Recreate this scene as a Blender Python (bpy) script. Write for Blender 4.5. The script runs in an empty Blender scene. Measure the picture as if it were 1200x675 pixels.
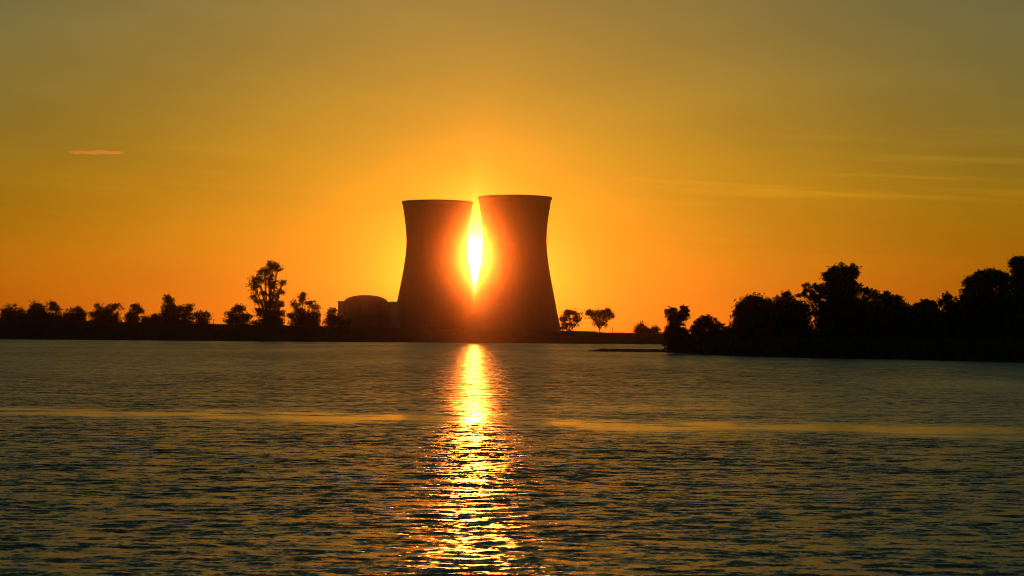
import bpy, math, random
import numpy as np
from mathutils import Matrix, Vector

R = math.radians
scene = bpy.context.scene
col = scene.collection
rng = np.random.default_rng(11)
random.seed(11)

# ------------------------------------------------------------------ camera
# photograph 1200 x 675; eye 3 m above the lake, looking along +Y
F_PX, CX, CY, EYE = 2239.0, 600.0, 337.5, 3.0
PITCH, ROLL = math.atan(56.5 / F_PX), R(0.45)
cam_data = bpy.data.cameras.new('camera')
cam_data.sensor_width = 36.0
cam_data.lens = 36.0 * F_PX / 1200.0
cam_data.clip_start, cam_data.clip_end = 0.1, 60000.0
cam = bpy.data.objects.new('camera', cam_data)
col.objects.link(cam)
CAM_M = Matrix.Rotation(math.pi / 2 + PITCH, 4, 'X') @ Matrix.Rotation(ROLL, 4, 'Z')
cam.matrix_world = Matrix.Translation((0, 0, EYE)) @ CAM_M
scene.camera = cam


def ray(px, py):
    return (CAM_M.to_3x3() @ Vector(((px - CX) / F_PX, -(py - CY) / F_PX, -1.0))).normalized()


def at(px, py, dist):
    """the point seen at a pixel, on the upright plane `dist` metres ahead"""
    d = ray(px, py)
    return Vector((0, 0, EYE)) + d * (dist / d.y)


def on_level(px, py, z=0.0):
    """the point seen at a pixel on the level z (the lake is 0)"""
    d = ray(px, py)
    return Vector((0, 0, EYE)) + d * ((z - EYE) / d.z)


# ------------------------------------------------------------------ sky and sun
SUN_DIR = ray(554.5, 304.5)
SUN_EL = math.asin(SUN_DIR.z)
SUN_AZ = math.atan2(SUN_DIR.x, SUN_DIR.y)

world = bpy.data.worlds.new('World')
scene.world = world
world.use_nodes = True
wn, wl = world.node_tree.nodes, world.node_tree.links
wn.clear()


def wnode(t, **k):
    n = wn.new(t)
    for a, b in k.items():
        setattr(n, a, b)
    return n


def wmath(op, a, b=None, c=None, clamp=False):
    n = wnode('ShaderNodeMath', operation=op, use_clamp=clamp)
    for i, v in enumerate((a, b, c)):
        if v is None:
            continue
        if isinstance(v, (int, float)):
            n.inputs[i].default_value = v
        else:
            wl.new(v, n.inputs[i])
    return n.outputs[0]


def wvec(op, a, b=None, out=0, scale=None):
    n = wnode('ShaderNodeVectorMath', operation=op)
    for i, v in enumerate((a, b)):
        if v is None:
            continue
        if isinstance(v, (tuple, Vector)):
            n.inputs[i].default_value = v
        else:
            wl.new(v, n.inputs[i])
    if scale is not None:
        if isinstance(scale, (int, float)):
            n.inputs['Scale'].default_value = scale
        else:
            wl.new(scale, n.inputs['Scale'])
    return n.outputs[out]


sky = wnode('ShaderNodeTexSky', sky_type='NISHITA')
sky.sun_disc = False
sky.sun_elevation = SUN_EL
sky.sun_rotation = SUN_AZ
sky.altitude = 60
sky.air_density = 1.5
sky.dust_density = 0.9
sky.ozone_density = 4.5
WORLD_TINT = (0.81, 0.75, 0.335)
sky_t = wvec('MULTIPLY', sky.outputs[0], WORLD_TINT)
# dusty evening air: blue is lost in step with the red glow
sp_ = wnode('ShaderNodeSeparateXYZ')
wl.new(sky_t, sp_.inputs[0])
cb_ = wnode('ShaderNodeCombineXYZ')
wl.new(sp_.outputs[0], cb_.inputs[0])
wl.new(sp_.outputs[1], cb_.inputs[1])
b2_ = wmath('MULTIPLY', sp_.outputs[2], sp_.outputs[2])
r2_ = wmath('POWER', wmath('MULTIPLY', sp_.outputs[0], 0.19), 2.0)
wl.new(wmath('MULTIPLY', sp_.outputs[2], wmath('DIVIDE', b2_, wmath('ADD', wmath('ADD', b2_, r2_), 1e-6))), cb_.inputs[2])
sky_t = cb_.outputs[0]
tc = wnode('ShaderNodeTexCoord')
d = tc.outputs['Generated']
# thin veils of high cloud: long level streaks low in the sky, and a faint unevenness of the haze
sd_ = wnode('ShaderNodeSeparateXYZ')
wl.new(d, sd_.inputs[0])
az_ = wmath('ARCTAN2', sd_.outputs[0], sd_.outputs[1])
el_ = wmath('ARCSINE', sd_.outputs[2])


def sky_noise(sa, se, seed, detail, lo, hi):
    c_ = wnode('ShaderNodeCombineXYZ')
    wl.new(wmath('MULTIPLY', az_, sa), c_.inputs[0])
    wl.new(wmath('MULTIPLY_ADD', az_, 0.05 * se, wmath('MULTIPLY', el_, se)), c_.inputs[1])
    c_.inputs[2].default_value = seed
    n_ = wnode('ShaderNodeTexNoise')
    n_.inputs['Scale'].default_value = 1.0
    n_.inputs['Detail'].default_value = detail
    wl.new(c_.outputs[0], n_.inputs['Vector'])
    m_ = wnode('ShaderNodeMapRange', interpolation_type='SMOOTHSTEP')
    m_.inputs['From Min'].default_value, m_.inputs['From Max'].default_value = lo, hi
    wl.new(n_.outputs[0], m_.inputs['Value'])
    return m_.outputs[0]


band_ = wmath('EXPONENT', wmath('MULTIPLY', wmath('POWER', wmath('DIVIDE', wmath('SUBTRACT', el_, R(4.4)), R(1.5)), 2.0), -1.0))
streak_ = wmath('MULTIPLY', sky_noise(5.0, 170.0, 7.7, 5.0, 0.50, 0.72), wmath('MULTIPLY', band_, wmath('MULTIPLY', wmath('MAXIMUM', wmath('MINIMUM', wmath('MULTIPLY', az_, 6.0), 1.0), 0.2), 0.30)))
soft_ = wmath('MULTIPLY', wmath('SUBTRACT', sky_noise(7.0, 26.0, 9.1, 4.0, 0.25, 0.75), 0.5), 0.16)
sky_t = wvec('SCALE', sky_t, scale=wmath('ADD', wmath('ADD', streak_, soft_), 1.0))
# the sun itself, half a degree across
cosang = wvec('DOT_PRODUCT', d, tuple(SUN_DIR), out=1)
disc = wmath('GREATER_THAN', cosang, math.cos(R(0.27)))
sun_c = wvec('SCALE', (1.0, 0.80, 0.40), scale=wmath('MULTIPLY', disc, 400.0))
total = wvec('ADD', sky_t, sun_c)
# the bright ring of dust-scattered light hugging the disc
aur = wmath('MULTIPLY', wmath('EXPONENT', wmath('DIVIDE', wmath('ARCCOSINE', wmath('MINIMUM', cosang, 0.9999999)), -R(0.30))), 100.0)
total = wvec('ADD', total, wvec('SCALE', (1.0, 0.72, 0.38), scale=aur))
ang_ = wmath('ARCCOSINE', wmath('MINIMUM', cosang, 0.9999999))
for c_, w_, a_ in (((1.0, 0.26, 0.0), 1.35, 19.0), ((1.0, 0.50, 0.11), 6.0, 2.3)):
    total = wvec('ADD', total, wvec('SCALE', c_, scale=wmath('MULTIPLY', wmath('EXPONENT', wmath('DIVIDE', ang_, -R(w_))), a_)))
bg = wnode('ShaderNodeBackground')
wl.new(total, bg.inputs['Color'])
bg.inputs['Strength'].default_value = 0.14
wo = wnode('ShaderNodeOutputWorld')
wl.new(bg.outputs[0], wo.inputs['Surface'])

sun_data = bpy.data.lights.new('sun', 'SUN')
sun_data.energy = 0.45
sun_data.angle = R(0.53)
sun_data.color = (1.0, 0.21, 0.02)
sun = bpy.data.objects.new('sun', sun_data)
col.objects.link(sun)
sun.location = (0, -20, 40)
sun.rotation_euler = SUN_DIR.to_track_quat('Z', 'Y').to_euler()

vs = scene.view_settings
vs.view_transform, vs.look = 'Standard', 'None'
vs.exposure, vs.gamma = 0.0, 1.0
vs.use_curve_mapping = False
scene.cycles.use_denoising = True
scene.cycles.volume_bounces = 2
scene.cycles.max_bounces = 6
scene.cycles.filter_width = 1.1
scene.cycles.sample_clamp_indirect = 8.0

HAZE_DENSITY, HAZE_G, HAZE_COL = 0.00006, 0.989, (1.0, 0.68, 0.5)

# ------------------------------------------------------------------ helpers


def principled(name, base, rough=0.9, spec=0.2, noise=None, bump=None):
    m = bpy.data.materials.new(name)
    m.use_nodes = True
    nt = m.node_tree
    b = nt.nodes['Principled BSDF']
    b.inputs['Base Color'].default_value = (*base, 1)
    b.inputs['Roughness'].default_value = rough
    b.inputs['Specular IOR Level'].default_value = spec
    t = nt.nodes.new('ShaderNodeTexCoord')
    if noise:
        scale, dark, light = noise
        n = nt.nodes.new('ShaderNodeTexNoise')
        n.inputs['Scale'].default_value = scale
        n.inputs['Detail'].default_value = 5
        nt.links.new(t.outputs['Object'], n.inputs['Vector'])
        r = nt.nodes.new('ShaderNodeValToRGB')
        r.color_ramp.elements[0].position, r.color_ramp.elements[1].position = 0.32, 0.68
        r.color_ramp.elements[0].color, r.color_ramp.elements[1].color = (*dark, 1), (*light, 1)
        nt.links.new(n.outputs[0], r.inputs[0])
        nt.links.new(r.outputs[0], b.inputs['Base Color'])
    if bump:
        scale, strength, dist = bump
        n = nt.nodes.new('ShaderNodeTexNoise')
        n.inputs['Scale'].default_value = scale
        n.inputs['Detail'].default_value = 6
        nt.links.new(t.outputs['Object'], n.inputs['Vector'])
        bp = nt.nodes.new('ShaderNodeBump')
        bp.inputs['Strength'].default_value = strength
        bp.inputs['Distance'].default_value = dist
        nt.links.new(n.outputs[0], bp.inputs['Height'])
        nt.links.new(bp.outputs[0], b.inputs['Normal'])
    return m


M = {
    'leaf': principled('leaf', (0.05, 0.06, 0.03), 0.7, 0.15, (0.35, (0.035, 0.042, 0.02), (0.07, 0.075, 0.035))),
    'bark': principled('bark', (0.09, 0.07, 0.05), 0.9, 0.1, (1.5, (0.06, 0.045, 0.03), (0.13, 0.10, 0.075)), (6, 0.6, 0.05)),
    'earth': principled('earth', (0.10, 0.085, 0.05), 0.95, 0.05, (0.06, (0.032, 0.03, 0.017), (0.065, 0.052, 0.032)), (0.7, 0.8, 0.3)),
    'mud': principled('mud', (0.08, 0.065, 0.045), 0.8, 0.2, (0.4, (0.05, 0.04, 0.028), (0.10, 0.08, 0.055)), (1.6, 0.7, 0.12)),
    'dry_grass': principled('dry_grass', (0.09, 0.08, 0.04), 0.9, 0.1, (0.3, (0.06, 0.058, 0.028), (0.12, 0.10, 0.05))),
    'steel': principled('steel', (0.25, 0.25, 0.25), 0.5, 0.4, (0.8, (0.2, 0.2, 0.2), (0.3, 0.29, 0.28))),
    'metal_siding': principled('metal_siding', (0.3, 0.3, 0.29), 0.6, 0.3, (0.12, (0.24, 0.24, 0.23), (0.34, 0.33, 0.32))),
    'dark_glass': principled('dark_glass', (0.03, 0.035, 0.04), 0.15, 0.5),
    'timber': principled('timber', (0.12, 0.09, 0.06), 0.9, 0.1, (2.0, (0.08, 0.06, 0.04), (0.16, 0.12, 0.08))),
}


def concrete():
    """board-marked concrete: vertical ribs, lift joints and rain stains"""
    m = principled('concrete', (0.2, 0.19, 0.17), 0.9, 0.15)
    nt = m.node_tree
    b = nt.nodes['Principled BSDF']
    t = nt.nodes.new('ShaderNodeTexCoord')
    mp = nt.nodes.new('ShaderNodeMapping')
    mp.inputs['Scale'].default_value = (0.35, 0.35, 0.018)
    nt.links.new(t.outputs['Object'], mp.inputs[0])
    n = nt.nodes.new('ShaderNodeTexNoise')
    n.inputs['Scale'].default_value = 1.0
    n.inputs['Detail'].default_value = 7
    nt.links.new(mp.outputs[0], n.inputs['Vector'])
    r = nt.nodes.new('ShaderNodeValToRGB')
    r.color_ramp.elements[0].position, r.color_ramp.elements[1].position = 0.3, 0.7
    r.color_ramp.elements[0].color, r.color_ramp.elements[1].color = (0.112, 0.102, 0.091, 1), (0.138, 0.127, 0.114, 1)
    nt.links.new(n.outputs[0], r.inputs[0])
    nt.links.new(r.outputs[0], b.inputs['Base Color'])
    w = nt.nodes.new('ShaderNodeTexWave')
    w.bands_direction = 'Z'
    w.inputs['Scale'].default_value = 0.2
    w.inputs['Distortion'].default_value = 0.3
    nt.links.new(t.outputs['Object'], w.inputs['Vector'])
    bp = nt.nodes.new('ShaderNodeBump')
    bp.inputs['Strength'].default_value = 0.3
    bp.inputs['Distance'].default_value = 0.1
    nt.links.new(w.outputs['Color'], bp.inputs['Height'])
    nt.links.new(bp.outputs[0], b.inputs['Normal'])
    return m


M['concrete'] = concrete()


def mesh_obj(name, verts, faces, mat, parent=None, smooth=False, loc=None):
    me = bpy.data.meshes.new(name)
    if isinstance(faces, np.ndarray):
        nv, (nf, k) = len(verts), faces.shape
        me.vertices.add(nv)
        me.vertices.foreach_set('co', np.ascontiguousarray(verts, dtype=np.float32).ravel())
        me.loops.add(nf * k)
        me.loops.foreach_set('vertex_index', np.ascontiguousarray(faces, dtype=np.int32).ravel())
        me.polygons.add(nf)
        me.polygons.foreach_set('loop_start', np.arange(0, nf * k, k, dtype=np.int32))
        me.update(calc_edges=True)
    else:
        me.from_pydata([tuple(v) for v in verts], [], faces)
    me.materials.append(mat)
    if smooth:
        me.polygons.foreach_set('use_smooth', [True] * len(me.polygons))
    me.validate()
    o = bpy.data.objects.new(name, me)
    col.objects.link(o)
    if loc is not None:
        o.location = loc
    if parent is not None:
        o.parent = parent
    return o


def thing(name, label, cat, loc, group=None):
    o = bpy.data.objects.new(name, None)
    o.empty_display_size = 0.5
    col.objects.link(o)
    o.location = loc
    tag(o, label, cat, group)
    return o


def tag(o, label, cat, group=None):
    o['label'], o['category'] = label, cat
    if group:
        o['group'] = group
    return o


def box_geo(x0, x1, y0, y1, z0, z1):
    v = [(x, y, z) for z in (z0, z1) for y in (y0, y1) for x in (x0, x1)]
    f = [(0, 2, 3, 1), (4, 5, 7, 6), (0, 1, 5, 4), (2, 6, 7, 3), (0, 4, 6, 2), (1, 3, 7, 5)]
    return v, f


def lathe(profile, n=96, a0=0.0):
    v, f = [], []
    m = len(profile)
    for i in range(n):
        a = a0 + 2 * math.pi * i / n
        for r_, z in profile:
            v.append((r_ * math.cos(a), r_ * math.sin(a), z))
    for i in range(n):
        j = (i + 1) % n
        for k in range(m - 1):
            f.append((i * m + k, j * m + k, j * m + k + 1, i * m + k + 1))
    return v, f


def tube(v, f, pts, radii, n=6):
    """append a tapered tube along pts to the lists v, f"""
    rings = []
    for i, p in enumerate(pts):
        p = Vector(p)
        q = Vector(pts[min(i + 1, len(pts) - 1)]) - Vector(pts[max(i - 1, 0)])
        if q.length < 1e-6:
            q = Vector((0, 0, 1))
        q.normalize()
        u = q.cross(Vector((0.31, 0.95, 0.05))).normalized()
        w = q.cross(u)
        s = len(v)
        for k in range(n):
            a = 2 * math.pi * k / n
            v.append(tuple(p + (u * math.cos(a) + w * math.sin(a)) * radii[i]))
        rings.append(s)
    for a, b in zip(rings, rings[1:]):
        for k in range(n):
            f.append((a + k, a + (k + 1) % n, b + (k + 1) % n, b + k))
    f.append(tuple(rings[-1] + k for k in range(n)))


def wobble(x, seed=0, scale=1.0):
    """cheap smooth 1-D noise, -1..1"""
    x = np.asarray(x, float) * scale
    return (np.sin(x * 1.0 + seed * 1.7) + 0.6 * np.sin(x * 2.31 + seed * 4.1) + 0.4 * np.sin(x * 5.17 + seed * 2.9)
            + 0.25 * np.sin(x * 11.3 + seed * 7.7)) / 2.25


# ------------------------------------------------------------------ ground: the far bank, the plain behind it
def crest_z(x):
    px = CX + F_PX * np.asarray(x) / 868.0
    return np.interp(px, [-400, 0, 130, 240, 300, 500, 700, 780, 1300], [9.6, 8.7, 8.1, 7.4, 7.2, 6.0, 4.9, 4.7, 4.2])


SHORE = 850.0
xs = np.concatenate([np.linspace(-4000, -700, 16)[:-1], np.arange(-700, 700, 2.5), np.linspace(700, 4000, 16)])
rows = [(-18, None), (-1.5, None), (0.5, None), (4, None), (8, None), (12, None), (15, None), (18, None), (24, None),
        (34, None), (50, None), (120, None), (400, None), (900, None), (3300, None)]
V = []
for k, (dy, _) in enumerate(rows):
    cz = crest_z(xs)
    frac = np.interp(dy, [-18, -1.5, 0.5, 4, 8, 12, 15, 24, 34, 50], [-.40, -.04, 0.05, .34, .62, .87, 1.0, 1.0, 0.7, 0.15])
    z = frac * cz if dy >= -2 else np.full_like(xs, -2.5)
    if dy >= 120:
        z = np.full_like(xs, 0.2)
    if -2 < dy < 60:
        z = z + 0.22 * wobble(xs, k, 0.11) * (1 if dy > 2 else 0.3) + 0.10 * wobble(xs, k + 30, 0.9)
    y = SHORE + dy + (1.6 * wobble(xs, 5, 0.035) + 0.6 * wobble(xs, 9, 0.3) if -5 < dy < 10 else 0)
    V.append(np.stack([xs, np.broadcast_to(y, xs.shape), z], 1))
V = np.concatenate(V)
nc, nr = len(xs), len(rows)
idx = np.arange(nc * nr).reshape(nr, nc)
Fq = np.stack([idx[:-1, :-1], idx[:-1, 1:], idx[1:, 1:], idx[1:, :-1]], -1).reshape(-1, 4)
bank = mesh_obj('ground', V, Fq, M['earth'], smooth=True)
bank['kind'] = 'structure'
bank['label'] = 'dark earth bank of the far shore and the plain behind it'

lake_bed = mesh_obj('lake_bed', [(-4000, -200, -3), (4000, -200, -3), (4000, 1000, -3), (-4000, 1000, -3)], [(0, 1, 2, 3)], M['mud'])
lake_bed['kind'] = 'structure'

# right-hand wooded point: shoreline traced on the lake level
shore_px = [(772, 411.5), (781, 413.2), (800, 413.8), (840, 416.2), (900, 418.0), (960, 419.6), (1020, 420.6), (1080, 421.7),
            (1140, 423.2), (1200, 424.8), (1300, 427.0), (1420, 430.0)]
sp = [on_level(x, y) for x, y in shore_px]
pu = np.linspace(0, len(sp) - 1, 240)
sx = np.interp(pu, range(len(sp)), [p.x for p in sp])
sy = np.interp(pu, range(len(sp)), [p.y for p in sp]) + 0.7 * wobble(pu, 3, 3.0)
prof = [(-5, -2.8), (-0.6, -0.25), (0.3, 0.12), (1.5, 0.5), (4, 0.9), (10, 1.4), (30, 1.8), (70, 1.9), (110, 1.2), (140, -0.6), (150, -2.8)]
V = []
for k, (dy, z) in enumerate(prof):
    taper = np.clip((pu + 0.05) / 1.6, 0.02, 1)
    zz = z * (np.clip(taper + 0.35, 0, 1) if z > 0 else 1) + 0.14 * wobble(pu, k + 2, 4.0)
    V.append(np.stack([sx + (dy * 0.12 if dy > 0 else 0), sy + dy * (taper if dy > 4 else 1), zz], 1))
V = np.concatenate(V)
idx = np.arange(len(V)).reshape(len(prof), -1)
Fq = np.stack([idx[:-1, :-1], idx[:-1, 1:], idx[1:, 1:], idx[1:, :-1]], -1).reshape(-1, 4)
point = mesh_obj('wooded_shore', V, Fq, M['mud'], smooth=True)
point['kind'] = 'structure'


def point_z(x, y):
    ys = np.interp(x, sx, sy)
    return float(np.interp(y - ys, [p[0] for p in prof], [p[1] for p in prof]))


# low spit running out from the point
a, b = on_level(690, 411.8), on_level(786, 413.0)
u = np.linspace(0, 1, 90)
cxs, cys = a.x + (b.x - a.x) * u, a.y + (b.y - a.y) * u + 3.5
half = 3.6 * np.clip(u * 5, 0.12, 1) * (1 + 0.25 * wobble(u, 4, 30))
V = []
for s, h in ((-1.25, -1.0), (-1.0, -0.1), (-0.8, 0.25), (-0.45, 0.52), (0, 0.62), (0.5, 0.45), (0.9, 0.1), (1.25, -1.0)):
    V.append(np.stack([cxs, cys + s * half, np.where(h > 0, h * np.clip(u * 6, 0.25, 1), h) + 0.07 * wobble(u, s * 5, 40)], 1))
V = np.concatenate(V)
idx = np.arange(len(V)).reshape(8, -1)
Fq = np.stack([idx[:-1, :-1], idx[:-1, 1:], idx[1:, 1:], idx[1:, :-1]], -1).reshape(-1, 4)
spit = mesh_obj('sand_spit', V, Fq, M['mud'], smooth=True)
spit['kind'] = 'structure'

# ------------------------------------------------------------------ water: one sheet with real waves
ang = np.concatenate([np.linspace(-88, -19, 24)[:-1], np.linspace(-19, 19, 470), np.linspace(19, 88, 24)[1:]])
ang = np.radians(ang)
ds = [12.0]
while ds[-1] < 864:
    q = ds[-1]
    ds.append(q + 0.0030 * q * (1 + (q / 110) ** 1.2))
ds = np.array(ds)
D2, A2 = np.meshgrid(ds, ang, indexing='ij')
X, Y = D2 * np.tan(np.clip(A2, -1.2, 1.2)), D2
dr = np.gradient(ds)[:, None] * np.ones_like(X)
dx = np.abs(np.gradient(np.tan(np.clip(A2, -1.2, 1.2)), axis=1)) * D2 + 1e-6


def field(x, y, n, lmin, lmax, seed):
    g = np.random.default_rng(seed)
    o = np.zeros_like(x)
    for _ in range(n):
        l = math.exp(g.uniform(math.log(lmin), math.log(lmax)))
        t = g.uniform(0, 2 * math.pi)
        o += np.sin(2 * math.pi / l * (x * math.cos(t) + y * math.sin(t)) + g.uniform(0, 7))
    return o / math.sqrt(n / 2)


gust = field(X, Y * 0.6, 14, 14, 110, 5)
# the wind-sheltered slick that crosses the lake, a fainter one behind it, calm under the far bank
L0, L1 = on_level(0, 481), on_level(1200, 506)
t_ = (X - L0.x) / (L1.x - L0.x)
yc = L0.y + (L1.y - L0.y) * t_ + 0.9 * field(X, Y * 0, 9, 5, 40, 8)
slick = np.exp(-((Y - yc) / np.clip(4.6 + 0.8 * field(X, Y, 8, 6, 30, 9), 2.5, 8)) ** 2 * 1.1)
L2, L3 = on_level(0, 464), on_level(1200, 486)
yc2 = L2.y + (L3.y - L2.y) * (X - L2.x) / (L3.x - L2.x)
slick2 = 0.35 * np.exp(-((Y - yc2) / 5.0) ** 2) * np.clip(0.4 + 0.6 * field(X, Y, 8, 9, 30, 19), 0, 1)
calm = np.clip(np.maximum(1.45 * slick * np.clip(0.78 + 0.26 * field(X * 0.7, Y * 1.8, 24, 1.6, 18, 21), 0, 1), slick2), 0, 1)
far_calm = np.clip((Y - 600) / 230, 0, 1) * 0.35
calm = np.clip(np.maximum(calm, far_calm), 0, 1)
amp_mod = np.clip(1 + 0.18 * gust, 0.45, 1.6) * (1 - 0.91 * calm)
Z = np.zeros_like(X)
g = np.random.default_rng(3)
lost = np.zeros_like(X)
tot = 0.0
NW = 110
SLOPE_RMS = 0.098
for i in range(NW):
    l = math.exp(g.uniform(math.log(0.18), math.log(0.95)))
    th = g.normal(0.05, 0.46) - math.pi / 2        # wind across the lake towards the camera
    kx, ky = 2 * math.pi / l * math.cos(th), 2 * math.pi / l * math.sin(th)
    s = (l / 0.5) ** 0.2 if l < 0.5 else (l / 0.5) ** -0.7      # slope share of this wave
    res = np.exp(-((ky * dr) ** 2 + (kx * dx) ** 2) * 0.25)
    ph = kx * X + ky * Y + g.uniform(0, 7) + 0.5 * np.sin(0.21 * X + 0.13 * Y + i)
    Z += (s * l / (2 * math.pi)) * res * np.sin(ph)
    lost += s * s * (1 - res ** 2)
    tot += s * s
norm = SLOPE_RMS / math.sqrt(tot / 2)
Z *= norm * amp_mod
resid = np.sqrt(lost / tot) * 0.20 * amp_mod
Z[-3:] = -0.05
V = np.stack([X, Y, Z], -1).reshape(-1, 3)
idx = np.arange(X.size).reshape(X.shape)
Fq = np.stack([idx[:-1, :-1], idx[:-1, 1:], idx[1:, 1:], idx[1:, :-1]], -1).reshape(-1, 4)


def water_material():
    m = bpy.data.materials.new('lake_water')
    m.use_nodes = True
    nt = m.node_tree
    N, L = nt.nodes, nt.links
    b = N['Principled BSDF']
    b.inputs['Base Color'].default_value = (0.105, 0.085, 0.030, 1)
    b.inputs['IOR'].default_value = 1.333
    geo = N.new('ShaderNodeNewGeometry')
    res = N.new('ShaderNodeAttribute')
    res.attribute_name = 'ripple'
    amp = N.new('ShaderNodeAttribute')
    amp.attribute_name = 'wind'
    acc = None
    # ripples finer than the mesh, as slopes (x, y) from noise at three sizes
    for sx_, sy_, k in ((13.0, 8.0, 'a'), (2.6, 4.5, 'r'), (0.45, 1.3, 'r')):
        mp = N.new('ShaderNodeMapping')
        mp.inputs['Scale'].default_value = (sx_, sy_, 1)
        L.new(geo.outputs['Position'], mp.inputs[0])
        n = N.new('ShaderNodeTexNoise')
        n.inputs['Scale'].default_value = 1.0
        n.inputs['Detail'].default_value = 2.0
        L.new(mp.outputs[0], n.inputs['Vector'])
        s = N.new('ShaderNodeVectorMath')
        s.operation = 'SUBTRACT'
        L.new(n.outputs['Color'], s.inputs[0])
        s.inputs[1].default_value = (0.5, 0.48 if k == 'a' else 0.55, 0.5)
        q = N.new('ShaderNodeVectorMath')
        q.operation = 'MULTIPLY'
        L.new(s.outputs[0], q.inputs[0])
        q.inputs[1].default_value = (1.1 if k == 'a' else 0.6, 1.0, 0.0)
        sc = N.new('ShaderNodeVectorMath')
        sc.operation = 'SCALE'
        L.new(q.outputs[0], sc.inputs[0])
        mu = N.new('ShaderNodeMath')
        mu.operation = 'MULTIPLY'
        L.new((amp if k == 'a' else res).outputs['Fac'], mu.inputs[0])
        mu.inputs[1].default_value = 0.65 if k == 'a' else (8.2 if sx_ > 1 else 4.4)
        L.new(mu.outputs[0], sc.inputs['Scale'])
        if acc is None:
            acc = sc.outputs[0]
        else:
            ad = N.new('ShaderNodeVectorMath')
            L.new(acc, ad.inputs[0])
            L.new(sc.outputs[0], ad.inputs[1])
            acc = ad.outputs[0]
    ad = N.new('ShaderNodeVectorMath')
    L.new(acc, ad.inputs[0])
    L.new(geo.outputs['Normal'], ad.inputs[1])
    no = N.new('ShaderNodeVectorMath')
    no.operation = 'NORMALIZE'
    L.new(ad.outputs[0], no.inputs[0])
    L.new(no.outputs[0], b.inputs['Normal'])
    # capillary ripples: a little gloss spread
    mr = N.new('ShaderNodeMapRange')
    L.new(res.outputs['Fac'], mr.inputs['Value'])
    mr.inputs['From Max'].default_value = 0.12
    mr.inputs['To Min'].default_value = 0.16
    mr.inputs['To Max'].default_value = 0.26
    L.new(mr.outputs[0], b.inputs['Roughness'])
    return m


water = mesh_obj('water', V, Fq, water_material(), smooth=True)
water['kind'] = 'structure'
for nm, arr in (('ripple', resid), ('wind', amp_mod)):
    at_ = water.data.attributes.new(nm, 'FLOAT', 'POINT')
    at_.data.foreach_set('value', np.ascontiguousarray(arr, dtype=np.float32).ravel())

# ------------------------------------------------------------------ cooling towers
# half-widths read off the outline, in metres at heights above the base
PROFILE = [(44.6, 0.0), (43.4, 7.0), (41.7, 14.5), (39.6, 24), (36.4, 41), (32.9, 58.5), (30.6, 73), (29.35, 84), (29.05, 91),
           (29.35, 99), (30.4, 110), (31.9, 120), (32.7, 125.5), (33.2, 128.2)]


def smooth_profile(pts, n):
    z = np.linspace(pts[0][1], pts[-1][1], n)
    r = np.interp(z, [p[1] for p in pts], [p[0] for p in pts])
    for _ in range(6):
        r[1:-1] = (r[:-2] + 2 * r[1:-1] + r[2:]) / 4
    return list(zip(r, z))


def tower(label, px, dist):
    base = at(px, 396, dist)
    root = thing('cooling_tower', label, 'cooling tower', (base.x, dist, 0.0), 'concrete cooling towers beyond the lake')
    outer = smooth_profile(PROFILE, 60)
    inner = [(r - (0.9 - 0.5 * z / 128), z) for r, z in outer][::-1]
    v, f = lathe(outer + inner, 180)
    mesh_obj('shell', v, f, M['concrete'], root, smooth=True)
    v, f = lathe([(33.0, 127.6), (33.9, 128.3), (33.9, 130.0), (32.5, 130.0), (32.5, 127.9)], 180)
    mesh_obj('rim', v, f, M['concrete'], root)
    v, f = lathe([(46.5, -1.0), (46.5, 1.4), (45.6, 1.4), (45.6, -1.0)], 120)
    mesh_obj('basin_wall', v, f, M['concrete'], root)
    return root


tower('nearer cooling tower on the right, its rim a little higher, right of the sun', 602.2, 1744.0)
tower('farther cooling tower on the left, its rim a little lower, left of the sun', 511.3, 1813.0)

# ------------------------------------------------------------------ plant buildings
cb = at(428.5, 392, 1690)
root = thing('reactor_building', 'round domed reactor building left of the cooling towers', 'building', (cb.x, 1690, 0.2))
v, f = lathe([(19.4, -0.5), (19.4, 31.0), (19.9, 31.0), (19.9, 32.2), (19.2, 32.2)], 72)
mesh_obj('wall', v, f, M['concrete'], root)
dome = [(19.2 * math.cos(t), 32.1 + 6.2 * math.sin(t)) for t in np.linspace(0, math.pi / 2 - 0.01, 16)]
v, f = lathe(dome, 72)
mesh_obj('dome', v, f, M['concrete'], root, smooth=True)
for k in range(6):
    a_ = k * math.pi / 3 + 0.3
    v, f = box_geo(19.0, 20.6, -1.6, 1.6, -0.5, 32.4)
    o = mesh_obj('buttress', v, f, M['concrete'], root)
    o.rotation_euler = (0, 0, a_)

hl, hr = at(395.6, 352.8, 1722), at(468, 353.4, 1722)
root = thing('turbine_hall', 'flat roofed block hall behind the reactor dome', 'building', ((hl.x + hr.x) / 2, 1722, 0.2))
W = (hr.x - hl.x) / 2
H = hl.z - 0.6
v, f = box_geo(-W + 0.4, W - 0.4, 0, 28, -0.5, H - 1.0)
mesh_obj('wall', v, f, M['metal_siding'], root)
v, f = box_geo(-W, W, -0.4, 28.4, H - 1.0, H + 0.4)
mesh_obj('roof', v, f, M['steel'], root)
for k in range(14):
    x0 = -W + 2 + k * (2 * W - 4) / 14
    v, f = box_geo(x0, x0 + (2 * W - 4) / 14 - 0.35, -0.22, 0.05, 4.5, H - 2.0)
    mesh_obj('siding_panel', v, f, M['metal_siding'], root)
v, f = box_geo(-W + 5, -W + 10, -0.2, 0.05, -0.5, 4.2)
mesh_obj('door', v, f, M['steel'], root)

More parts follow.
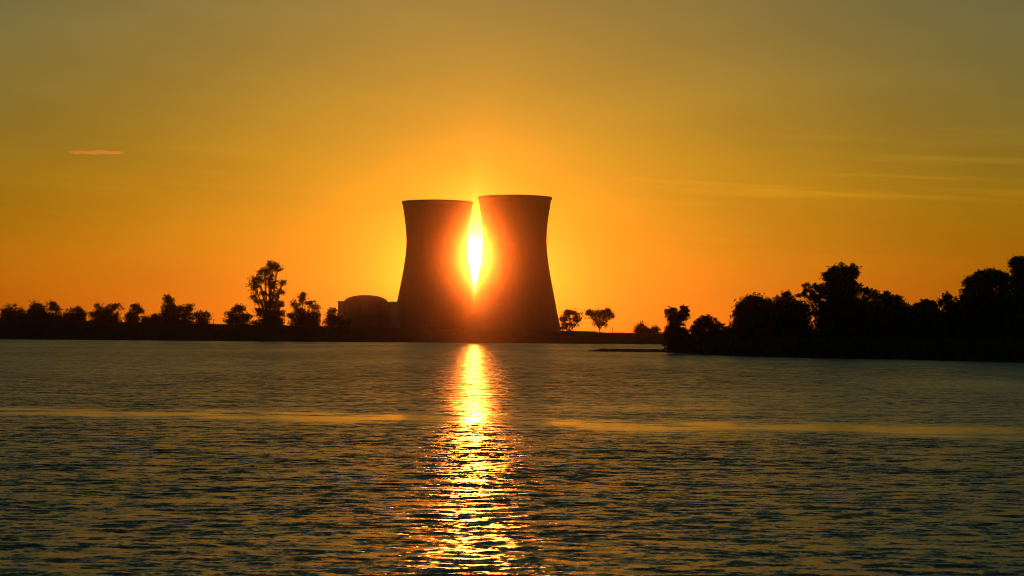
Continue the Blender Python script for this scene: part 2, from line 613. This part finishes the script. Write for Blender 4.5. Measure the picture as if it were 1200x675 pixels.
s0, s1 = at(655.5, 388, 960), at(698, 388, 960)
root = thing('long_shed', 'long low shed roof just showing over the bank right of the towers', 'shed', ((s0.x + s1.x) / 2, 960, 0.2))
W = (s1.x - s0.x) / 2
v, f = box_geo(-W, W, -4, 4, -0.4, 5.0)
mesh_obj('wall', v, f, M['metal_siding'], root)
v = [(-W - .5, -4.6, 5.02), (W + .5, -4.6, 5.02), (W + .5, 4.6, 5.02), (-W - .5, 4.6, 5.02), (-W - .5, 0, 5.9), (W + .5, 0, 5.6)]
mesh_obj('roof', v, [(0, 1, 5, 4), (2, 3, 4, 5), (0, 4, 3), (1, 2, 5), (3, 2, 1, 0)], M['steel'], root)


def post(label, px, py_top, dist, arm=False):
    top = at(px, py_top, dist)
    z0 = float(crest_z(top.x)) - 0.4
    root = thing('post', label, 'post', (top.x, dist, z0), 'posts on the far bank')
    v, f = [], []
    h = top.z - z0
    tube(v, f, [(0, 0, -0.3), (0, 0, h)], [0.13, 0.10], 8)
    mesh_obj('pole', v, f, M['timber'], root)
    v, f = box_geo(-0.55, 0.55, -0.07, 0.07, h - 0.55, h - 0.40)
    mesh_obj('crossarm', v, f, M['timber'], root)


post('thin post on the far bank just left of the bush beside the tall tree', 250, 373.5, 870)
post('thin post on the far bank right of the flat crowned tree pair', 717.5, 384, 870)


# ------------------------------------------------------------------ trees
def leaves_geo(centres, size, g):
    """one bent kite of two triangles for every leaf spray"""
    n = len(centres)
    t = g.normal(size=(n, 3))
    t /= np.linalg.norm(t, axis=1, keepdims=True)
    u = np.cross(t, g.normal(size=(n, 3)))
    u /= np.linalg.norm(u, axis=1, keepdims=True) + 1e-9
    s = size * g.uniform(0.6, 1.4, size=(n, 1))
    nrm = np.cross(t, u)
    p0 = centres - t * s
    p1 = centres + u * s * 0.45 + nrm * s * 0.15
    p2 = centres + t * s
    p3 = centres - u * s * 0.45 + nrm * s * 0.15
    v = np.stack([p0, p1, p2, p3], 1).reshape(-1, 3)
    f = np.arange(4 * n).reshape(n, 4)
    return v, f


tree_count = 0


def tree(name, label, cat, dist, base_px, lobes, ground, group, trunk_r=None, leaf_px=1.5, splits=1, fullness=1.0):
    """lobes: (px, py, rx, ry, density) of the foliage masses, as read off the outline"""
    global tree_count
    tree_count += 1
    g = np.random.default_rng(100 + tree_count)
    m = dist / F_PX
    b0 = at(base_px, 395, dist)
    bx = b0.x
    bz = ground(bx, dist)
    root = thing(name, label, cat, (bx, dist, bz), group)
    pts, tips = [], []
    for (lx, ly, rx, ry, den) in lobes:
        c = at(lx, ly, dist)
        depth = (rx + ry) / 2 * m * 0.9
        c = np.array([c.x - bx, g.uniform(-0.35, 0.35) * depth, c.z - bz])
        rad = np.array([rx * m, depth, ry * m])
        ncl = int(max(8, rx * ry * 0.42 * den) * fullness)
        if dist < 500:
            ncl = int(ncl * 0.95)
        dirs = g.normal(size=(ncl, 3))
        dirs /= np.linalg.norm(dirs, axis=1, keepdims=True)
        cc = c + dirs * rad * (g.uniform(0.05, 1, size=(ncl, 1)) ** 0.42) * g.uniform(0.86, 1.08, size=(ncl, 1))
        cr = np.clip(min(rx, ry) * m * 0.24, 2.2 * m, 6.5 * m if dist > 500 else 8 * m)
        for q in cc:
            k = int(g.integers(16, 34))
            pts.append(q + np.clip(g.normal(size=(k, 3)), -2.4, 2.4) * cr * np.array([1.15, 1.15, 0.75]) * g.uniform(0.5, 1.0))
        tips.append((c, rad, cc[:: max(1, ncl // 7)]))
    P = np.concatenate(pts)
    P = P[P[:, 2] > 0.05]
    v, f = leaves_geo(P, leaf_px * m, g)
    mesh_obj('crown', v, f, M['leaf'], root)
    # trunk, limbs to every foliage mass and twigs into it
    v, f = [], []
    top = max(t[0][2] for t in tips)
    r0 = trunk_r or max(0.16, top * 0.022)
    fork = Vector((g.uniform(-.3, .3), g.uniform(-.3, .3), min(t[0][2] for t in tips) * 0.55))
    if fork.z < 0.4:
        fork.z = 0.4
    starts = [Vector((0, 0, -0.3))] if splits == 1 else [Vector((g.uniform(-1, 1) * r0 * 4, g.uniform(-1, 1) * r0 * 3, -0.3)) for _ in range(splits)]
    for s in starts:
        mid = s.lerp(fork, 0.5) + Vector((g.uniform(-.2, .2), 0, 0))
        tube(v, f, [s, mid, fork], [r0 * 1.25, r0, r0 * 0.85], 8)
    for c, rad, tw in tips:
        c = Vector(c)
        k = c + Vector((g.normal() * 0.15 * rad[0], 0, rad[2] * 0.3))
        mid = fork.lerp(k, 0.5) + Vector((g.normal() * 0.12 * rad[0], g.normal() * 0.1 * rad[1], 0))
        tube(v, f, [fork, mid, k], [r0 * 0.75, r0 * 0.5, r0 * 0.22], 6)
        for q in tw:
            s = mid.lerp(k, g.uniform(0.2, 1.0))
            q = Vector(q)
            tube(v, f, [s, s.lerp(q, 0.5) + Vector((0, 0, 0.08 * rad[2])), q], [r0 * 0.25, r0 * 0.15, r0 * 0.05], 4)
    mesh_obj('trunk', v, f, M['bark'], root)
    return root


def far_ground(x, y):
    cz = float(crest_z(x))
    return float(np.interp(y - SHORE, [0, 4, 8, 12, 15, 24, 34, 50], [0, .34 * cz, .62 * cz, .87 * cz, cz, cz, .7 * cz, .15 * cz])) - 0.25


def near_ground(x, y):
    return point_z(x, y) - 0.1


FG = 'trees along the far bank'
far = [
    ('broadleaf_tree', 'round dense tree at the left edge of the photo', 'tree', 872, 12, [(12, 366, 10, 10, 1.3), (6, 372, 7, 8, 1.2), (17, 372, 7, 8, 1.2)]),
    ('shrub', 'small low shrub between the two leftmost round trees', 'shrub', 870, 26, [(26, 366, 4.5, 5.5, .7), (25, 374, 5, 4, 1.0)]),
    ('broadleaf_tree', 'broad dome crowned dense tree, second big crown from the left edge', 'tree', 872, 44, [(44, 364, 12, 9, 1.4), (38, 371, 10, 8, 1.3), (50, 371, 9, 8, 1.3)]),
    ('broadleaf_tree', 'gappy tree with a rounded top beside the dome crowned tree', 'tree', 876, 63, [(61, 359, 6.5, 6, 1.2), (68, 362, 5, 4.5, .7), (60, 371, 7, 7, 1.0), (70, 370, 5, 5, .5)]),
    ('broadleaf_tree', 'low ragged tree with a spiky right shoulder left of a gap in the row', 'tree', 872, 87, [(80, 369, 7, 6, 1.2), (90, 366, 8, 7, 1.3), (95, 369, 5, 7, 1.1), (87, 374, 12, 6, 1.2)]),
    ('broadleaf_tree', 'wide ragged tree with two horn shaped crown tips', 'tree', 872, 124, [(115, 360, 4.5, 5, 1.0), (124, 366, 10, 7, 1.2), (134, 359, 7, 4, 1.0), (112, 369, 7, 6, 1.0), (126, 373, 13, 7, 1.2), (137, 371, 5, 5, .5)]),
    ('broadleaf_tree', 'small leaning tree with its crown blown to the right', 'tree', 872, 156, [(160, 362, 6.5, 5.5, 1.2), (155, 368, 6, 5, 1.1), (151, 371, 5, 5, 1.1), (163, 365, 4, 4, .8), (157, 375, 8, 4, 1.0)]),
    ('shrub', 'tiny shrub right of the leaning tree', 'shrub', 870, 170, [(170, 375, 4, 3, 1.0)]),
    ('shrub', 'low spreading bush left of the tallest tree in the left row', 'shrub', 870, 182, [(182, 372, 7, 4, 1.0), (178, 375, 5, 4, .9), (186, 376, 6, 4, 1.0)]),
    ('broadleaf_tree', 'tall topped bushy tree with a narrow head above a wide body', 'tree', 874, 200, [(198, 351, 6.5, 5, 1.2), (199, 359, 8, 6, 1.3), (203, 367, 13, 8, 1.4), (195, 372, 10, 8, 1.3), (211, 362, 4, 4, .7)]),
    ('broadleaf_tree', 'slim tree leaning against the narrow headed bushy tree', 'tree', 872, 221, [(221, 361, 5.5, 6, 1.1), (218, 369, 5, 7, 1.0), (225, 371, 4, 5, .7)]),
    ('shrub', 'small square topped bush standing alone right of the bushy tree', 'shrub', 870, 238, [(234, 371, 4.5, 6, 1.2), (241, 371, 4.5, 5.5, 1.2), (238, 376, 6, 4, 1.2)]),
    ('broadleaf_tree', 'low bushy tree just left of the tall gum tree', 'tree', 872, 278, [(279, 364, 7.5, 6, 1.2), (271, 369, 7, 6, 1.1), (286, 372, 8, 6, 1.2), (278, 375, 11, 6, 1.3), (282, 360, 4, 3, .7)]),
    ('tall_tree', 'tall open crowned tree towering over the left bank', 'tree', 880, 314,
     [(318, 312, 7.5, 5.5, 1.3), (326, 314, 4, 6, 1.0), (309, 319, 7, 5, 1.2), (302, 328, 7, 6, 1.1), (298, 335, 5, 5, 1.0), (315, 325, 6, 5, .8),
      (319, 334, 6, 6, 1.2), (331, 331, 4, 3, 1.0), (328, 342, 5, 4, 1.0), (310, 344, 6, 4, .55), (298, 348, 3.5, 5, .55), (321, 345, 5, 5, .9),
      (305, 353, 5, 3.5, .5), (329, 356, 4, 5, .8), (318, 356, 8, 6, 1.1), (306, 366, 7, 6, 1.2), (322, 366, 10, 8, 1.3), (327, 372, 5, 7, .8), (312, 374, 9, 6, 1.2)]),
    ('broadleaf_tree', 'spiky topped bushy tree between the tall tree and the reactor dome', 'tree', 874, 358,
     [(353, 350, 4.5, 5, .7), (346, 357, 5, 6, 1.0), (355, 347, 3, 4, .5), (365, 355, 6, 5, .8), (370, 361, 5, 4, .8), (352, 367, 11, 7, 1.2), (368, 371, 10, 8, 1.4), (348, 375, 10, 5, 1.1),
      (360, 376, 14, 6, 1.3), (341, 371, 5, 4, .6)]),
    ('shrub', 'dense round bush hard against the left wall of the plant building', 'shrub', 872, 391, [(390, 367, 5.5, 5.5, 1.4), (387, 374, 6, 6, 1.3), (395, 375, 7, 6, 1.3), (404, 379, 8, 4, 1.2)]),
    ('flat_crowned_tree', 'flat crowned tree beside the right cooling tower', 'tree', 885, 668, [(667, 368, 9, 3, 1.0), (677, 370, 6, 3.5, .7), (661, 374, 7, 3.5, 1.0), (673, 375, 8, 3, 1.0), (667, 380, 11, 3, 1.0), (660, 384, 4, 2.5, .7), (668, 365.5, 6, 2.5, 1.0)], 2),
    ('flat_crowned_tree', 'flat crowned tree standing farther right of the cooling tower', 'tree', 885, 703, [(705, 366, 10, 3, 1.0), (712, 364, 4, 3, .8), (694, 369, 6, 3.5, .9), (709, 373, 7, 3.5, 1.0), (698, 375, 7, 3, 1.0), (704, 379, 8, 3.5, 1.1), (691, 366, 3, 2.5, .4), (700, 369, 7, 3, 1.3), (716, 369, 3, 3, .8)], 1),
    ('shrub', 'slim upright shrub on the open stretch of far bank', 'shrub', 872, 750, [(751, 382, 4, 4.5, 1.2), (748, 387, 4, 4, 1.1), (753, 388, 4, 4, 1.1)]),
    ('shrub', 'low scraggy shrub right of the slim upright shrub', 'shrub', 872, 764, [(760, 388, 5, 3.5, .6), (768, 387, 4, 4, .7)]),
]
for e in far:
    x_lo = min(l[0] - l[2] for l in e[5])
    x_hi = max(l[0] + l[2] for l in e[5])
    base_y = max(l[1] + l[3] for l in e[5])
    if e[0] != 'flat_crowned_tree':
        yb = np.interp(e[4], [0, 130, 240, 300, 700, 780], [374.5, 377, 379.7, 380.8, 389.8, 391])
        w_ = (x_hi - x_lo) / 2
        e[5].append(((x_lo + x_hi) / 2, yb - 1.5, w_ * 0.95, 4.0, 1.3))
        e[5].append((x_lo + w_ * random.uniform(.3, 1.7), yb - 4.5, w_ * 0.5, 4.0, 1.0))
    tree(e[0], e[1], e[2], e[3], e[4], e[5], far_ground, FG, splits=(e[6] if len(e) > 6 else 1), leaf_px=1.15, fullness=1.25)

NG = 'trees on the wooded point'
under = [
    ('shrub', 'dark bush filling the gap left of the tallest tree on the wooded point', 940, 338, [(940, 366, 12, 13, 1.3), (936, 384, 14, 16, 1.4), (944, 400, 16, 16, 1.4)]),
    ('shrub', 'dark bush filling the gap right of the tallest tree on the wooded point', 1020, 330, [(1021, 366, 11, 11, 1.2), (1018, 384, 15, 16, 1.4), (1022, 402, 18, 16, 1.4)]),
    ('shrub', 'bush below the dip between the nestled round tree and the even topped tree', 1066, 322, [(1067, 368, 9, 9, 1.2), (1065, 382, 13, 14, 1.4), (1066, 402, 17, 17, 1.4)]),
    ('shrub', 'bush between the small peaked tree and the steep sided tree', 1128, 316, [(1128, 366, 9, 11, 1.3), (1126, 384, 13, 15, 1.4), (1128, 404, 17, 17, 1.4)]),
    ('shrub', 'dark bush closing the gap between the last two big trees at the right', 1178, 312, [(1178, 338, 8, 12, 1.2), (1180, 360, 11, 15, 1.4), (1178, 384, 14, 17, 1.4), (1179, 408, 17, 16, 1.4)]),
    ('shrub', 'rounded bush tucked under the big round crown beside the pointed tree', 909, 342, [(908, 366, 9, 13, 1.2), (909, 386, 13, 15, 1.4), (909, 402, 16, 15, 1.4)]),
]
near = [
    ('broadleaf_tree', 'square headed tree with two crown humps at the left end of the wooded point', 'tree', 352, 794, [(786, 366, 7, 6, 1.1), (801, 366, 7, 8, 1.2), (793, 375, 11, 9, 1.2), (790, 390, 10, 12, 1.3), (800, 396, 12, 12, 1.4), (788, 404, 9, 7, 1.2)]),
    ('broadleaf_tree', 'low rounded tree between the two humped tree and the big dark crowns', 'tree', 350, 830, [(828, 378, 12, 8, 1.3), (818, 386, 9, 10, 1.2), (839, 384, 9, 8, 1.2), (830, 398, 20, 12, 1.5)]),
    ('shrub', 'scrubby bush filling the dip left of the big round crown', 'shrub', 346, 852, [(849, 386, 5, 5, .7), (854, 390, 7, 7, 1.0), (851, 400, 11, 11, 1.4)]),
    ('broadleaf_tree', 'big round crowned tree, first of the large dark crowns', 'tree', 336, 886, [(886, 360, 22, 15, 1.3), (873, 370, 15, 15, 1.3), (899, 368, 17, 16, 1.3), (867, 383, 9, 14, 1.1), (885, 388, 24, 22, 1.5), (886, 404, 26, 12, 1.4)]),
    ('broadleaf_tree', 'slender pointed tree wedged between the round crown and the tallest tree', 'tree', 332, 922, [(922, 349, 7, 8, .9), (915, 356, 9, 9, 1.0), (930, 360, 8, 10, .9), (922, 374, 15, 16, 1.3), (922, 396, 18, 18, 1.4)]),
    ('tall_tree', 'tallest tree of the wooded point with a square crown and loose side boughs', 'tree', 322, 984,
     [(986, 320, 19, 10, 1.2), (974, 322, 9, 8, 1.0), (999, 319, 9, 9, 1.0), (986, 336, 21, 15, 1.35), (966, 338, 12, 9, .9), (950, 338, 9, 6, .65), (956, 349, 11, 8, .8), (942, 345, 6, 5, .5),
      (1011, 341, 10, 5, .75), (1022, 344, 8, 6, .8), (1014, 350, 7, 5, .6), (985, 358, 24, 18, 1.4), (968, 366, 16, 14, 1.2), (1004, 366, 15, 14, 1.2), (984, 388, 32, 22, 1.4), (984, 406, 34, 12, 1.3)]),
    ('broadleaf_tree', 'rounded tree nestled at the right foot of the tallest tree', 'tree', 312, 1044, [(1038, 349, 10, 7, 1.1), (1046, 355, 14, 10, 1.2), (1026, 358, 10, 9, 1.0), (1056, 362, 10, 9, 1.1), (1042, 376, 25, 18, 1.4), (1042, 400, 28, 18, 1.4)]),
    ('broadleaf_tree', 'low even topped tree in the saddle of the tree line', 'tree', 306, 1090, [(1084, 357, 10, 6, 1.0), (1076, 361, 8, 7, 1.0), (1092, 360, 11, 8, 1.1), (1086, 375, 22, 15, 1.4), (1086, 400, 26, 20, 1.4)]),
    ('broadleaf_tree', 'small peaked tree left of the steep crown at the right', 'tree', 302, 1112, [(1112, 351, 6, 7, .9), (1107, 357, 9, 7, 1.0), (1119, 358, 7, 8, 1.0), (1112, 374, 14, 15, 1.3), (1112, 402, 20, 20, 1.4)]),
    ('broadleaf_tree', 'steep sided broad tree second from the right edge', 'tree', 298, 1154, [(1156, 326, 16, 11, 1.2), (1143, 332, 13, 13, 1.2), (1170, 326, 13, 11, 1.2), (1135, 346, 9, 12, 1.0), (1152, 352, 24, 22, 1.4), (1128, 356, 6, 8, .7), (1152, 382, 27, 22, 1.4), (1152, 406, 30, 15, 1.3)]),
    ('tall_tree', 'highest dark tree cut off by the right edge of the photo', 'tree', 292, 1206, [(1196, 310, 13, 11, 1.1), (1190, 306, 6, 6, .7), (1212, 312, 15, 14, 1.2), (1200, 330, 21, 17, 1.4), (1222, 334, 16, 18, 1.3), (1204, 358, 28, 22, 1.4), (1206, 388, 32, 24, 1.4), (1206, 412, 34, 13, 1.3)]),
]
for e in under:
    tree(e[0], e[1], 'shrub', e[3], e[2], e[4], near_ground, 'bushes between the trees of the wooded point', leaf_px=1.7)
for e in near:
    tree(e[0], e[1], e[2], e[3], e[4], e[5], near_ground, NG, leaf_px=1.7)


# ------------------------------------------------------------------ ground cover
def tufts(name, label, xs_, ys_, zs_, h, spread, mat, per=9):
    g = np.random.default_rng(77)
    n = len(xs_) * per
    c = np.repeat(np.stack([xs_, ys_, zs_], 1), per, 0) + g.normal(size=(n, 3)) * np.array([spread, spread, 0.0])
    hh = (np.repeat(h, per) * g.uniform(0.35, 1.1, n))[:, None]
    lean = g.normal(size=(n, 3)) * np.array([0.35, 0.35, 0]) * hh
    side = g.normal(size=(n, 3)) * np.array([1, 1, 0])
    side /= np.linalg.norm(side, axis=1, keepdims=True)
    w = hh * 0.14
    base = c - np.array([0, 0, 0.15])
    tip = c + lean + np.array([0, 0, 1.0]) * hh
    v = np.stack([base - side * w, base + side * w, tip + side * w * 0.25, tip - side * w * 0.25], 1).reshape(-1, 3)
    o = mesh_obj(name, v, np.arange(4 * n).reshape(n, 4), mat)
    o['kind'] = 'stuff'
    tag(o, label, 'scrub')
    return o


g = np.random.default_rng(51)
tx = g.uniform(-330, 330, 3600)
ty = SHORE + g.uniform(3, 26, 3600)
tz = np.array([far_ground(a_, b_) for a_, b_ in zip(tx, ty)])
tufts('bank_grass', 'dry grass and weeds along the crest of the far bank', tx, ty, tz + 0.2, 0.3 + 0.4 * g.random(3600) + 1.3 * np.clip(wobble(tx, 3, 0.13) * 0.6 + wobble(tx, 8, 0.5) * 0.5, 0, 1) ** 2, 0.5, M['dry_grass'], 7)
k = g.uniform(1.2, len(sp) - 1.5, 2600)
tx = np.interp(k, range(len(sp)), [p.x for p in sp])
ty = np.interp(k, range(len(sp)), [p.y for p in sp]) + g.uniform(1.0, 14, 2600)
tz = np.array([near_ground(a_, b_) for a_, b_ in zip(tx, ty)])
tufts('shore_reeds', 'reeds and scrub along the foot of the wooded point', tx, ty, tz, 0.8 + 1.3 * g.random(2600) ** 2, 0.5, M['leaf'], 14)

# ------------------------------------------------------------------ the wisp of cloud at the left
ca, cc_ = at(79, 177.2, 9500), at(146, 179.8, 9500)
root_c = (ca + cc_) / 2
half_l = (cc_ - ca).length / 2
v, f = [], []
NU, NV = 40, 12
for i in range(NU + 1):
    t = -1 + 2 * i / NU
    w = (1 - abs(t) ** 3.5) ** 0.6 if abs(t) < 1 else 0.0
    zc = 3.0 * math.sin(t * 2.6) + 1.2 * math.sin(t * 9)
    h_ = (9.0 + 1.8 * math.sin(t * 7 + 1)) * w + 0.3
    for k in range(NV):
        a_ = 2 * math.pi * k / NV
        v.append((t * half_l, 45 * w * math.cos(a_), zc + h_ * math.sin(a_)))
for i in range(NU):
    for k in range(NV):
        f.append((i * NV + k, i * NV + (k + 1) % NV, (i + 1) * NV + (k + 1) % NV, (i + 1) * NV + k))
f.append(tuple(range(NV))[::-1])
f.append(tuple(NU * NV + k for k in range(NV)))
mc = bpy.data.materials.new('cloud_vapour')
mc.use_nodes = True
nt = mc.node_tree
nt.nodes.clear()
pv = nt.nodes.new('ShaderNodeVolumePrincipled')
pv.inputs['Color'].default_value = (1, 1, 1, 1)
pv.inputs['Anisotropy'].default_value = 0.85
ou = nt.nodes.new('ShaderNodeOutputMaterial')
pv.inputs['Density'].default_value = 0.0115
nt.links.new(pv.outputs[0], ou.inputs['Volume'])
cloud = mesh_obj('cloud', v, f, mc, smooth=True, loc=root_c)
d_ = cc_ - ca
cloud.rotation_euler = (0, -math.atan2(d_.z, d_.x), math.atan2(d_.y, d_.x))
tag(cloud, 'thin bright streak of cloud low in the sky at the left', 'cloud')

# ------------------------------------------------------------------ haze
v, f = box_geo(-4200, 4200, -400, 4300, -4.2, 138)
mh = bpy.data.materials.new('haze_air')
mh.use_nodes = True
nt = mh.node_tree
nt.nodes.clear()
pv = nt.nodes.new('ShaderNodeVolumePrincipled')
pv.inputs['Color'].default_value = (*HAZE_COL, 1)
pv.inputs['Density'].default_value = HAZE_DENSITY
pv.inputs['Anisotropy'].default_value = HAZE_G
ou = nt.nodes.new('ShaderNodeOutputMaterial')
nt.links.new(pv.outputs[0], ou.inputs['Volume'])
haze = mesh_obj('haze', v, f, mh)
haze['kind'] = 'stuff'
haze['label'] = 'warm evening haze over the lake'
